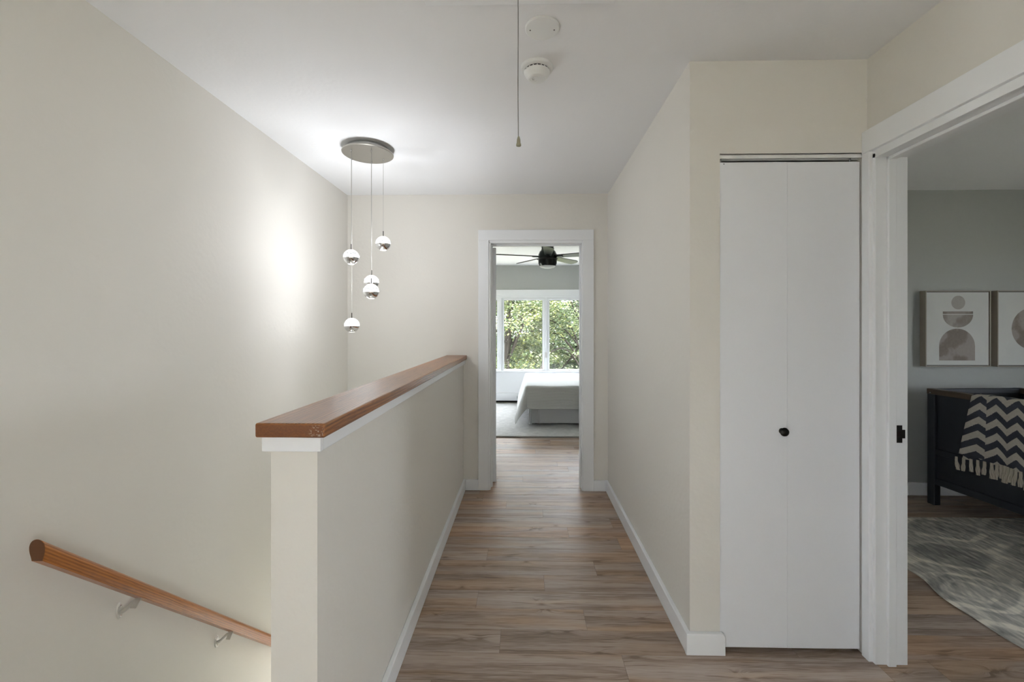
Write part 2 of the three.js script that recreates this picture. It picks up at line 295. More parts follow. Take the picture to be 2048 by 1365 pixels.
{ // strike plate: a bar with a lip towards the room and a latch hole
  const s = new THREE.Shape(); const y = 0.918, h = 0.0345;
  s.moveTo(1.4725, y - h); s.lineTo(1.4955, y - h); s.lineTo(1.4955, y - 0.017); s.lineTo(1.5070, y - 0.017); s.lineTo(1.5070, y + 0.017); s.lineTo(1.4955, y + 0.017); s.lineTo(1.4955, y + h); s.lineTo(1.4725, y + h); s.closePath();
  const hole = new THREE.Path(); hole.moveTo(1.4755, y - 0.011); hole.lineTo(1.4755, y + 0.011); hole.lineTo(1.489, y + 0.011); hole.lineTo(1.489, y - 0.011); hole.closePath(); s.holes.push(hole);
  const g = new THREE.ExtrudeGeometry(s, { depth: 0.0016, bevelEnabled: false }); g.translate(0, 0, -1.738);
  const sp = part('strike_plate', uvPlain(g), M.bronze, door2); sp.userData.label = 'dark bronze strike plate';
  const hl = part('latch_hole', bx(1.4755, 1.489, y - 0.011, y + 0.011, 1.7374, 1.7379), mat(0x241812, { roughness: 0.9 }), sp); hl.userData.label = 'dark latch hole';
  for (const k of [-1, 1]) { const c = new THREE.CylinderGeometry(0.004, 0.004, 0.002, 12); c.rotateX(Math.PI / 2); c.translate(1.483, y + k * 0.0255, -1.7362); part('screw', uvPlain(c), M.bronze, sp); }
}

// ------------------------------------------------------------------ door 3: bifold closet door
const door3 = thing('door_3', 'plain white bifold closet door with a small dark knob', 'door', [1.09, 0, 1.80], { kind: 'structure' });
part('door_leaf', bx(0.8055, 1.0808, 0.018, 2.0245, 1.796, 1.824, 0.0015, 'y'), M.doorWhite, door3);
{
  const leaf = mesh('door_leaf', bx(-0.2965, -0.0005, 0.016, 2.0245, 0, 0.028, 0.0015, 'y'), M.doorWhite, door3);
  leaf.position.set(1.3785 - 1.09, 0, 0.0005); leaf.rotation.y = 0.004;
}
{
  const k = part('knob', uvPlain(lathe([[0, 0.028], [0.010, 0.0275], [0.0165, 0.024], [0.0178, 0.019], [0.0155, 0.014], [0.007, 0.010], [0.007, 0.001], [0.012, 0]], 0, 0, 0).rotateX(Math.PI / 2).translate(1.0585, 0.914, -1.796)), M.bronze, door3);
  k.userData.label = 'small round dark bronze knob';
}
part('track', [bx(0.8035, 1.386, 2.040, 2.058, 1.797, 1.799), bx(0.8035, 1.386, 2.040, 2.058, 1.821, 1.823), bx(0.8035, 1.386, 2.055, 2.058, 1.797, 1.823)], M.whitePlastic, door3);
part('pivot_pin', [cyl(0.8145, 2.0245, 2.045, 1.810, 0.003), cyl(1.345, 2.0245, 2.045, 1.810, 0.003)], M.chrome, door3);
{ const c = new THREE.CylinderGeometry(0.0022, 0.0022, 0.001, 10); c.rotateX(Math.PI / 2); c.translate(0.8225, 2.0175, -1.7958); part('screw_hole', uvPlain(c), M.dark, door3); }

// ------------------------------------------------------------------ handrail
{
  const y0 = 0.699, d0 = 1.210, slope = -0.956, d1 = 4.2;
  // the section is cut plumb, so it stands upright and is swept along the slope
  const s = new THREE.Shape(); s.moveTo(-0.0165, -0.029); s.lineTo(0.0165, -0.029); s.bezierCurveTo(0.0175, -0.018, 0.0235, -0.012, 0.0238, 0.004); s.bezierCurveTo(0.0238, 0.020, 0.013, 0.029, 0, 0.029); s.bezierCurveTo(-0.013, 0.029, -0.0238, 0.020, -0.0238, 0.004); s.bezierCurveTo(-0.0235, -0.012, -0.0175, -0.018, -0.0165, -0.029);
  const body = new THREE.ExtrudeGeometry(s, { depth: d1 - d0, bevelEnabled: false, curveSegments: 12, steps: 1 }); body.scale(1, 1.08, 1);
  const g = boxUV(toCreasedNormals(body, 0.6), 'z', 0.2, 0.05), shear = new THREE.Matrix4().set(1, 0, 0, 0, 0, 1, slope, 0, 0, 0, -1, 0, 0, 0, 0, 1);
  const rail = thing('handrail', 'sloping varnished oak handrail on the stairwell wall', 'handrail', [-1.405, y0, d0]);
  const tilt = Math.atan(slope);
  g.applyMatrix4(shear); { const p = g.attributes.position.array, n = p.length; for (let i = 0; i < n; i += 9) for (let k = 0; k < 3; k++) { const t = p[i + 3 + k]; p[i + 3 + k] = p[i + 6 + k]; p[i + 6 + k] = t; } const u = g.attributes.uv.array; for (let i = 0; i < u.length; i += 6) for (let k = 0; k < 2; k++) { const t = u[i + 2 + k]; u[i + 2 + k] = u[i + 4 + k]; u[i + 4 + k] = t; } }
  mesh('rail', toCreasedNormals(g, 0.6), M.oakRail, rail);
  const e = new THREE.ShapeGeometry(s, 12); e.scale(0.98, 1.06, 1); e.translate(0, 0, 0.0008);
  const ec = mesh('end_grain', uvPlain(e), M.oakEnd, rail); ec.userData.label = 'darker end grain of the rail';
  for (const d of [1.532, 2.024, 2.85, 3.7]) {
    const yr = y0 + (d - d0) * slope - 0.0315 - 0.004, yw = yr - 0.040;
    const b = new THREE.Group(); b.name = 'bracket'; b.position.set(-1.475 + 1.405, yw - y0, -(d - d0)); rail.add(b);
    const plate = new THREE.CylinderGeometry(0.021, 0.024, 0.005, 24); plate.scale(1, 1, 0.55); plate.rotateZ(-Math.PI / 2); plate.rotateX(0); plate.translate(0.0025, -0.004, 0); plate.scale(1, 1.25, 1);
    mesh('wall_plate', uvPlain(plate), M.nickel, b);
    const arm = tube([[0.002, -0.012, 0], [0.018, -0.004, 0], [0.038, 0.014, 0], [0.055, 0.030, 0], [0.070, 0.032, 0]], 0.0075, 20, 10); arm.scale(1, 1, 1); mesh('arm', uvPlain(arm), M.nickel, b);
    const sad = new RoundedBoxGeometry(0.022, 0.004, 0.055, 1, 0.0015); sad.applyMatrix4(new THREE.Matrix4().makeRotationX(-tilt)); sad.translate(0.070, 0.037, 0); mesh('saddle', uvPlain(sad), M.nickel, b);
    for (const k of [-1, 1]) { const sc = new THREE.SphereGeometry(0.0045, 10, 8); sc.scale(0.6, 1, 1); sc.translate(0.0058, -0.005 + k * 0.019, 0); mesh('screw', uvPlain(sc), M.chrome, b); }
  }
}

// ------------------------------------------------------------------ pendant lamp
{
  const cx = -0.962, cd = 2.615, root = thing('pendant_lamp', 'five clear globe pendant cluster hanging from a round nickel canopy', 'pendant lamp', [cx, 2.44, cd]);
  part('ceiling_cup', uvPlain(lathe([[0, 2.44], [0.120, 2.44], [0.120, 2.412], [0, 2.412]].reverse(), cx, 0, cd)), M.whitePlastic, root);
  part('canopy_plate', uvPlain(toCreasedNormals(lathe([[0, 2.400], [0.148, 2.400], [0.152, 2.403], [0.152, 2.409], [0.148, 2.412], [0, 2.412]], cx, 0, cd, 64), 0.5)), M.satin, root);
  const domeM = new THREE.MeshPhysicalMaterial({ color: 0xf4f6f8, roughness: 0.12, emissive: new THREE.Color().setRGB(1, 1, 1), emissiveIntensity: 0.3 });
  const lensM = new THREE.MeshPhysicalMaterial({ color: 0xffffff, roughness: 0.3, emissive: new THREE.Color().setRGB(1, 1, 1), emissiveIntensity: 0.5 });
  const bubbleM = mat(0xd6dadd, { roughness: 0.15 });
  const cableM = mat(0xc9c8c4, { roughness: 0.3, metalness: 0.6 });
  const R = 0.0455;
  const spots = [[-1.034, 1.760, 2.538], [-0.889, 1.868, 2.680], [-0.9775, 1.629, 2.7207], [-0.916, 1.556, 2.5444], [-1.0805, 1.3545, 2.662]];
  for (const [x, y, d] of spots) {
    part('cable_grip', cyl(x, 2.388, 2.400, d, 0.004, 0.006, 12), M.chrome, root);
    part('cable', cyl(x, y + R + 0.030, 2.39, d, 0.0011, 0.0011, 6), cableM, root);
    const globe = new THREE.Group(); globe.name = 'globe'; globe.position.set(x - cx, y - 2.44, -(d - cd)); root.add(globe);
    mesh('stem', uvPlain(cyl(0, R - 0.001, R + 0.032, 0, 0.0026, 0.0026, 10)), M.bronze, globe);
    const dome = new THREE.SphereGeometry(R, 36, 14, 0, Math.PI * 2, 0, Math.PI * 0.53);
    mesh('crystal_dome', uvPlain(dome), domeM, globe);
    const shell = []; for (let i = 0; i <= 14; i++) { const a = Math.PI * (0.53 + (0.86 - 0.53) * i / 14); shell.push([R * 1.004 * Math.sin(a), R * 1.004 * Math.cos(a)]); }
    mesh('chrome_shell', uvPlain(lathe(shell.reverse(), 0, 0, 0, 40)), M.chrome, globe);
    const rl = R * Math.sin(Math.PI * 0.86), yl = R * Math.cos(Math.PI * 0.86);
    mesh('lamp_lens', uvPlain(lathe([[0, yl - 0.003], [rl * 0.8, yl - 0.0022], [rl, yl]], 0, 0, 0, 30)), lensM, globe);
    const bub = []; for (let i = 0; i < 26; i++) { const a = i / 26 * Math.PI * 2 + rr(-0.08, 0.08), e = rr(0.10, 0.48), b = new THREE.SphereGeometry(rr(0.0022, 0.0046), 8, 6), q = R - 0.0008; b.translate(q * Math.cos(e) * Math.cos(a), q * Math.sin(e), q * Math.cos(e) * Math.sin(a)); bub.push(b); }
    mesh('bubbles', uvPlain(merge(bub)), bubbleM, globe);
    for (const [k, yy] of [[1, 0.020], [-1, yl - 0.006]]) {       // light leaves through the clear dome and through the lens below
      const l = new THREE.SpotLight(0xf6f9ff, k > 0 ? 0.03 : 0.08, 0, 1.42, 1); l.position.set(0, yy, 0); l.target.position.set(0, yy + k, 0); l.castShadow = true; l.shadow.radius = 1.2; l.name = 'pendant_light'; globe.add(l, l.target);
    }
    const pl = new THREE.PointLight(0xf6f9ff, 0.05); pl.position.set(0, 0.015, 0); pl.castShadow = true; pl.shadow.radius = 1.2; pl.name = 'dome_light'; globe.add(pl);
  }
}

// ------------------------------------------------------------------ ceiling fittings of the hall
{
  const t = thing('smoke_detector', 'round white smoke detector on the hall ceiling', 'smoke detector', [0.05, 2.44, 1.815]);
  part('base', uvPlain(toCreasedNormals(lathe([[0, 2.44], [0.0675, 2.44], [0.0675, 2.430], [0.0655, 2.427], [0.058, 2.424], [0, 2.424]].reverse(), 0.05, 0, 1.815), 0.5)), M.whitePlastic, t);
  part('vent_ring', uvPlain(lathe([[0.0, 2.424], [0.0515, 2.424], [0.0515, 2.418], [0, 2.418]].reverse(), 0.05, 0, 1.815)), M.dark, t);
  const bars = []; for (let i = 0; i < 20; i++) { const a = i / 20 * Math.PI * 2, b = new THREE.BoxGeometry(0.004, 0.006, 0.004); b.translate(0.0525, 0, 0); b.rotateY(a); b.translate(0.05, 2.421, -1.815); bars.push(b); }
  part('vent_bars', uvPlain(merge(bars)), M.whitePlastic, t);
  part('cover', uvPlain(toCreasedNormals(lathe([[0, 2.388], [0.030, 2.388], [0.038, 2.390], [0.050, 2.405], [0.0545, 2.414], [0.0545, 2.418], [0, 2.418]], 0.05, 0, 1.815), 0.4)), M.whitePlastic, t);
  const b = part('test_button', uvPlain(toCreasedNormals(lathe([[0, 2.3845], [0.0165, 2.3845], [0.0175, 2.3835], [0.0195, 2.3845], [0.0205, 2.390], [0.0205, 2.398]], 0.036, 0, 1.806), 0.4)), M.whitePlastic, t);
  const ink = mat(0x8b8b88, { roughness: 0.7 });
  const ring = new THREE.TorusGeometry(0.0042, 0.0005, 5, 20, 4.7); ring.rotateX(Math.PI / 2); ring.translate(0.034, 2.3842, -1.802); part('print', [uvPlain(ring), bx(0.030, 0.040, 2.3840, 2.3844, 1.8095, 1.8105), bx(0.031, 0.039, 2.3840, 2.3844, 1.8118, 1.8126)], ink, b);
}
{
  const t = thing('ceiling_blank_plate', 'flat round white blank plate with two screws beside the smoke detector', 'cover plate', [0.063, 2.44, 1.577]);
  part('plate', uvPlain(toCreasedNormals(lathe([[0, 2.4335], [0.0595, 2.4335], [0.0635, 2.4365], [0.0635, 2.44], [0, 2.44]], 0.063, 0, 1.577, 48), 0.4)), M.whitePlastic, t);
  for (const k of [-1, 1]) part('screw', cyl(0.063 + k * 0.044, 2.4325, 2.435, 1.580, 0.0028, 0.0028, 10), mat(0x6f6d68, { roughness: 0.5, metalness: 0.4 }), t);
}
{
  const t = thing('attic_hatch', 'white ceiling hatch panel with a moulded edge at the top of the picture', 'hatch', [-0.018, 2.44, 0.79]);
  part('panel', bx(-0.310, 0.273, 2.434, 2.44, 0.19, 1.41, 0.001), M.trim, t);
  part('frame', [bx(-0.334, 0.297, 2.426, 2.44, 1.415, 1.446, 0.003), bx(-0.334, 0.297, 2.428, 2.44, 0.15, 0.178, 0.003), bx(-0.334, -0.307, 2.426, 2.44, 0.178, 1.415, 0.003), bx(0.270, 0.297, 2.426, 2.44, 0.178, 1.415, 0.003)], M.trim, t);
  const c = thing('pull_cord', 'thin grey pull cord hanging from the ceiling hatch', 'pull cord', [-0.021, 2.434, 1.38]);
  part('cord', uvPlain(tube([[-0.0225, 2.434, 1.38], [-0.0218, 2.30, 1.38], [-0.0225, 2.12, 1.38], [-0.0212, 1.955, 1.38]], 0.0016, 30, 7)), mat(0x8f8e8a, { roughness: 0.85 }), c);
  const bell = part('cord_bell', uvPlain(toCreasedNormals(lathe([[0.0, 1.924], [0.0075, 1.924], [0.0082, 1.926], [0.0078, 1.930], [0.0062, 1.934], [0.0055, 1.945], [0.0030, 1.954], [0, 1.956]], -0.0205, 0, 1.38, 20), 0.6)), mat(0xa09c84, { roughness: 0.5 }), c);
  bell.userData.label = 'small cream plastic bell';
}

// ------------------------------------------------------------------ bedroom window (four casements)
{
  const win = thing('window_1', 'row of white casement windows looking out on green trees', 'window', [0.37, 0.55, 7.66], { kind: 'structure' });
  part('head_casing', bx(-1.33, 2.075, 1.900, 2.008, 7.608, 7.63, 0.003), M.trim, win);
  part('sill', bx(-1.33, 2.075, 0.545, 0.572, 7.590, 7.70, 0.004), M.trim, win);
  part('apron', bx(-1.33, 2.075, 0.13, 0.545, 7.616, 7.63, 0.002), M.trim, win);
  part('side_casing', bx(-1.33, -1.24, 0.572, 1.900, 7.608, 7.63, 0.003, 'y'), M.trim, win);
  part('side_casing', bx(1.985, 2.075, 0.572, 1.900, 7.608, 7.63, 0.003, 'y'), M.trim, win);
  const X = [-1.24, -0.435, 0.372, 1.178, 1.985];
  part('head', bx(-1.24, 1.985, 1.862, 1.900, 7.625, 7.79, 0.002), M.trim, win);
  for (let i = 0; i < 5; i++) part('mullion', bx(X[i] - (i ? 0.02 : 0), X[i] + (i < 4 ? 0.02 : 0), 0.572, 1.862, 7.625, 7.79, 0.002, 'y'), M.trim, win);
  for (let i = 0; i < 4; i++) {
    const a = X[i] + 0.022, b = X[i + 1] - 0.022;
    const sash = part('sash', [bx(a, a + 0.040, 0.574, 1.860, 7.645, 7.70, 0.003, 'y'), bx(b - 0.040, b, 0.574, 1.860, 7.645, 7.70, 0.003, 'y'), bx(a + 0.04, b - 0.04, 1.822, 1.860, 7.645, 7.70, 0.003), bx(a + 0.04, b - 0.04, 0.574, 0.592, 7.645, 7.70, 0.003)], M.trim, win);
    part('pane', bx(a + 0.034, b - 0.034, 0.586, 1.826, 7.680, 7.681), M.glass, sash);
    part('gasket', [bx(a + 0.040, a + 0.044, 0.592, 1.822, 7.668, 7.684), bx(b - 0.044, b - 0.040, 0.592, 1.822, 7.668, 7.684), bx(a + 0.044, b - 0.044, 1.818, 1.822, 7.668, 7.684)], M.darkGap, sash);
    part('crank_handle', [bx((a + b) / 2 - 0.06, (a + b) / 2 + 0.02, 0.572, 0.584, 7.612, 7.640, 0.003), bx((a + b) / 2 - 0.005, (a + b) / 2 + 0.012, 0.584, 0.612, 7.618, 7.630, 0.003)], M.nickel, sash);
    part('latch', bx(i % 2 ? b + 0.001 : a - 0.016, i % 2 ? b + 0.016 : a - 0.001, 0.80, 0.90, 7.612, 7.626, 0.003), M.nickel, sash);
  }
}
{ // baseboard heater under the window
  const t = thing('baseboard_heater', 'long low white baseboard heater under the bedroom window', 'heater', [0.37, 0.09, 7.59]);
  part('casing', bx(-1.30, 2.05, 0.050, 0.185, 7.555, 7.616, 0.006), M.trim, t);
  part('fins', bx(-1.26, 2.01, 0.020, 0.050, 7.575, 7.612), M.darkGap, t);
  part('end_cap', bx(-1.33, -1.30, 0.002, 0.188, 7.55, 7.616, 0.004), M.trim, t);
  part('end_cap', bx(2.05, 2.08, 0.002, 0.188, 7.55, 7.616, 0.004), M.trim, t);
}

// ------------------------------------------------------------------ bedroom rug, bed and quilt
const pile = texture(512, 512, (u, v) => 0.55 * fbm(nA, u, v, 90, 90, 3) + 0.45 * fbm(nB, u, v, 12, 12, 3), { srgb: false, size: [0.6, 0.6] });
const rugTone = texture(256, 256, (u, v) => { const t = 0.93 + 0.14 * (fbm(nB, u, v, 24, 24, 4) - 0.5); return [t, t, t]; }, { size: [0.9, 0.9] });
{
  const g = bx(-1.35, 2.7, 0.002, 0.020, 5.225, 7.46, 0.006);
  tag(mesh('area_rug', g, mat(0xc2c1be, { roughness: 0.95, map: rugTone, bumpMap: pile, bumpScale: 0.006, sheen: 0.3 })), 'plush pale grey area rug under the bed', 'rug');
}
const weave = texture(256, 256, (u, v) => 0.5 + 0.5 * (fbm(nC, u, v, 120, 120, 2) - 0.5), { srgb: false, size: [0.25, 0.25] });
const skirtM = mat(0xd2d4d6, { roughness: 0.85, bumpMap: weave, bumpScale: 0.0005, side: THREE.DoubleSide });
{
  const bed = thing('bed', 'bed with a pale grey skirt standing on the rug below the window', 'bed', [1.1, 0.02, 6.55]);
  part('mattress', bx(0.055, 2.08, 0.30, 0.535, 5.82, 7.33, 0.05), M.trim, bed);
  part('box_spring', bx(0.075, 2.06, 0.10, 0.30, 5.85, 7.31, 0.02), M.trim, bed);
  for (const [x, d] of [[0.15, 5.92], [0.15, 7.22], [1.98, 5.92], [1.98, 7.22]]) part('leg', cyl(x, 0.02, 0.10, d, 0.02, 0.025, 12), M.dark, bed);
  // pleated skirt: front and foot
  const pleat = (t) => 0.006 * Math.sin(t * 9) + 0.002 * Math.sin(t * 23 + 1);
  part('bed_skirt', surface(220, 10, (u, v) => { const x = lerp(0.085, 2.06, u); return [x, lerp(0.315, 0.042, v), 5.838 - v * 0.008 - pleat(x) * (0.3 + v) - 0.018 * v * Math.exp(-Math.pow((x - 0.2) / 0.012, 2))]; }), skirtM, bed);
  part('bed_skirt', surface(120, 10, (u, v) => { const d = lerp(5.838, 7.31, u); return [0.064 - v * 0.008 - pleat(d * 1.3) * (0.3 + v), lerp(0.315, 0.042, v), d]; }), skirtM, bed);
  // the gathered corner of the skirt
  part('skirt_gather', surface(40, 12, (u, v) => { const a = lerp(-0.3, 1.9, u), r = 0.012 + 0.030 * v + 0.010 * v * Math.sin(u * 30); return [0.082 - r * Math.sin(a), lerp(0.315, 0.035, v), 5.832 - r * Math.cos(a) - 0.012 * v]; }), skirtM, bed);
}
{
  const ribs = texture(64, 512, (u, v) => { const r = Math.abs(Math.sin(v * Math.PI * 25)); return 0.25 + 0.6 * Math.pow(r, 0.6) + 0.15 * fbm(nC, u, v, 8, 64, 2); }, { srgb: false, size: [0.3, 0.40] });
  const quiltM = mat(0xcccdcc, { roughness: 0.9, bumpMap: ribs, bumpScale: 0.004, side: THREE.DoubleSide, sheen: 0.2 });
  const x0 = 0.03, x1 = 2.1, d0 = 5.775, d1 = 7.36, top = 0.556, La = 0.44, Lb = 0.325, rc = 0.035;
  // one cloth, laid over the foot end (left), the near side and the far side, with its corners hanging in points
  const hang = (r, flare) => { const arc = rc * Math.PI / 2; if (r < arc) { const a = r / rc; return [rc * Math.sin(a), rc * (1 - Math.cos(a))]; } const t = r - arc; return [rc + t * flare, rc + t * Math.sqrt(1 - flare * flare)]; };
  const nu = 150, nv = 170, W = La + (x1 - x0), D = Lb + (d1 - d0) + Lb;
  const fn = (u, v) => {
    const cu = u * W, cv = v * D, a = Math.max(0, La - cu), b = Math.max(0, Lb - cv), c = Math.max(0, cv - Lb - (d1 - d0));
    const X = x0 + Math.max(0, cu - La), Dd = clamp(d0 + cv - Lb, d0, d1), e = Math.max(b, c), sgn = b > 0 ? -1 : 1;
    const soft = 0.004 * Math.sin(X * 9 + 1) + 0.003 * Math.sin(Dd * 11);
    if (!a && !e) return [X, top + soft * 0.8, Dd];
    const r = Math.hypot(a, e), phi = Math.atan2(a, e), k = Math.sin(2 * phi);
    const wave = 0.012 * Math.sin(X * 13) * (e / Lb);
    const flare = lerp(0.05, 0.30, Math.sin(phi) ** 2) + 0.12 * k;
    const [out, down] = hang(r, clamp(flare, 0, 0.8));
    return [X - out * Math.sin(phi), Math.max(0.024, top + soft * 0.8 - down), Dd + sgn * (out * Math.cos(phi) + wave)];
  };
  const g = surface(nu, nv, fn, (u, v) => [u * W, v * D]);
  tag(mesh('quilt', g, quiltM), 'pale grey ribbed quilt draped over the bed with a pointed hanging corner', 'quilt');
}

// ------------------------------------------------------------------ ceiling fan in the bedroom
{
  const fx = 0.283, fd = 5.40, fan = thing('ceiling_fan', 'dark metal five blade ceiling fan in the bedroom', 'ceiling fan', [fx, 2.44, fd]);
  const fanM = mat(0x2e3132, { roughness: 0.22, metalness: 0.9 });
  part('canopy', uvPlain(toCreasedNormals(lathe([[0, 2.44], [0.085, 2.44], [0.082, 2.375], [0.075, 2.33], [0.085, 2.30], [0, 2.30]].reverse(), fx, 0, fd), 0.5)), fanM, fan);
  part('motor', uvPlain(toCreasedNormals(lathe([[0, 2.108], [0.100, 2.108], [0.115, 2.14], [0.118, 2.205], [0.116, 2.25], [0.100, 2.29], [0.080, 2.31], [0, 2.31]], fx, 0, fd, 48), 0.5)), fanM, fan);
  part('trim_band', uvPlain(lathe([[0.119, 2.188], [0.1195, 2.190], [0.1195, 2.197], [0.119, 2.199]], fx, 0, fd, 48)), M.dark, fan);
  part('light_lens', uvPlain(toCreasedNormals(lathe([[0, 2.080], [0.05, 2.083], [0.085, 2.093], [0.101, 2.108]], fx, 0, fd, 40), 0.8)), mat(0xd8dad8, { roughness: 0.35 }), fan);
  const bladeM = mat(0x3a3d3d, { roughness: 0.3, metalness: 0.5 });
  for (let i = 0; i < 5; i++) {
    const a = (-20 + 72 * i) * Math.PI / 180;
    const s = new THREE.Shape(); s.moveTo(0.10, -0.040); s.lineTo(0.58, -0.064); s.bezierCurveTo(0.66, -0.066, 0.675, -0.03, 0.67, 0.0); s.bezierCurveTo(0.665, 0.05, 0.64, 0.062, 0.58, 0.062); s.lineTo(0.10, 0.042); s.closePath();
    const g = new THREE.ExtrudeGeometry(s, { depth: 0.008, bevelEnabled: true, bevelThickness: 0.001, bevelSize: 0.001, bevelSegments: 1, curveSegments: 8 });
    g.rotateX(-Math.PI / 2); g.rotateX(-0.22); g.rotateY(a); g.translate(fx, 2.225, -fd);
    part('blade', uvPlain(g), bladeM, fan);
    const arm = bx(0.085, 0.20, -0.007, 0.0, -0.022, 0.022, 0.002); arm.rotateX(-0.22); arm.rotateY(a); arm.translate(fx, 2.222, -fd); part('blade_arm', arm, fanM, fan);
  }
}

// ------------------------------------------------------------------ nursery: pictures, crib, blanket, rug
function printTexture(shapes) {
  return texture(320, 384, (u, v) => {
    const x = u, y = v * 1.2;                                   // units of the picture's width
    let c = mix3(hex(0xd3d2cd), hex(0xc7c8c6), fbm(nA, u, v, 3, 3, 3));
    for (const f of shapes) { const s = f(x, y); if (s) { const w = fbm(nB, u, v, 5, 5, 4), e = fbm(nC, u, v, 40, 40, 2); c = mix3(mix3(s, [s[0] * 0.8, s[1] * 0.78, s[2] * 0.76], smooth(0.42, 0.66, w)), c, 0.05 + 0.12 * e); } }
    return c;
  });
}
const ta = hex(0x9a9089), tb = hex(0xa49d97), tc = hex(0x8f857e);
const circle = (cx, cy, r, c) => (x, y) => Math.hypot(x - cx, y - cy) < r ? c : null;
const prints = [
  printTexture([circle(0.51, 1.03, 0.112, tb), (x, y) => Math.abs(x - 0.505) < 0.245 && y > 0.845 && y < 0.885 ? tc : null, (x, y) => y < 0.83 && Math.hypot((x - 0.505) / 0.245, (y - 0.83) / 0.21) < 1 ? tb : null, (x, y) => Math.abs(x - 0.49) < 0.29 && y > 0.075 && (y < 0.31 || Math.hypot((x - 0.49) / 0.29, (y - 0.31) / 0.29) < 1) ? ta : null]),
  printTexture([circle(0.60, 0.98, 0.19, tb), circle(0.62, 0.28, 0.21, hex(0x8f938e)), circle(0.56, 0.60, 0.35, ta)]),
];
[[3.157, 3.660, 'framed print of a dome, a half bowl and a small circle'], [3.711, 4.214, 'framed print of three stacked round shapes cut by the picture edge']].forEach(([a, b, label], i) => {
  const y0 = 1.031, y1 = 1.631, t = thing('framed_print', label, 'picture', [(a + b) / 2, y0, 3.49], { group: 'prints on the nursery wall' });
  const wood = mat(0x9b9384, { roughness: 0.5 }), f = 0.007, da = 3.455, db = 3.508;
  part('frame', [bx(a, a + f, y0, y1, da, db, 0.001), bx(b - f, b, y0, y1, da, db, 0.001), bx(a + f, b - f, y0, y0 + f, da, db, 0.001), bx(a + f, b - f, y1 - f, y1, da, db, 0.001)], wood, t);
  part('backing', bx(a + f, b - f, y0 + f, y1 - f, 3.474, 3.500), M.dark, t);
  const g = surface(1, 1, (u, v) => [lerp(a + 0.013, b - 0.013, u), lerp(y0 + 0.013, y1 - 0.013, v), 3.4605]);
  part('canvas', [bx(a + 0.013, b - 0.013, y0 + 0.013, y1 - 0.013, 3.461, 3.474)], mat(0xc9c9c5, { roughness: 0.9 }), t);
  const pm = new THREE.MeshPhysicalMaterial({ map: prints[i], roughness: 0.9 }); part('print', g, pm, t);
});
const cribDir = [0.075, -0.997];                                // along the near-running side, (x, d)
const cribAt = (s, o = 0) => [3.075 + cribDir[0] * s + 0.997 * o, 3.355 + cribDir[1] * s + 0.075 * o];
{
  const crib = thing('crib', 'dark navy panelled crib with a wooden top rail', 'crib', [3.075, 0, 3.355]);
  const ang = Math.atan2(0.075, 0.997);                          // turned a little from the wall
  const navy = mat(0x2f3339, { roughness: 0.5 }), rail = mat(0x57493a, { roughness: 0.45 });
  // local frame: x across (to the right), s along the side toward the camera
  const local = (name, x0, x1, y0, y1, s0, s1, m, r = 0.004) => { const g = bx(x0, x1, y0, y1, -s1, -s0, r, 'z'); g.rotateY(ang); return mesh(name, g, m, crib); };
  local('post', 0, 0.05, 0, 0.875, 0, 0.055, navy); local('post', 0, 0.05, 0.016, 0.875, 1.30, 1.355, navy); local('post', 0.70, 0.75, 0, 0.875, 0, 0.055, navy); local('post', 0.70, 0.75, 0.016, 0.875, 1.30, 1.355, navy);
  for (const x of [0, 0.70]) {
    local('top_rail', x - 0.004, x + 0.054, 0.835, 0.875, 0.0, 1.355, rail);
    local('side_panel', x + 0.018, x + 0.034, 0.40, 0.835, 0.055, 1.30, navy, 0);
    local('middle_rail', x + 0.006, x + 0.044, 0.385, 0.43, 0.055, 1.30, navy);
    local('lower_panel', x + 0.020, x + 0.032, 0.20, 0.385, 0.055, 1.30, navy, 0);
    local('bottom_rail', x + 0.002, x + 0.048, 0.16, 0.21, 0.055, 1.30, navy);
  }
  for (const s of [0.012, 1.305]) { local('end_panel', 0.05, 0.70, 0.22, 0.86, s + 0.010, s + 0.026, navy, 0); local('end_rail', 0.05, 0.70, 0.84, 0.875, s, s + 0.038, navy); local('end_rail', 0.05, 0.70, 0.17, 0.22, s, s + 0.038, navy); }
  local('mattress', 0.055, 0.695, 0.36, 0.50, 0.06, 1.295, mat(0xcfd2d2, { roughness: 0.9 }), 0.02);
  const sc = new THREE.SphereGeometry(0.006, 10, 8); sc.translate(-0.003, 0.845, 0.027); sc.rotateY(ang); mesh('bolt', uvPlain(sc), M.chrome, crib);
}
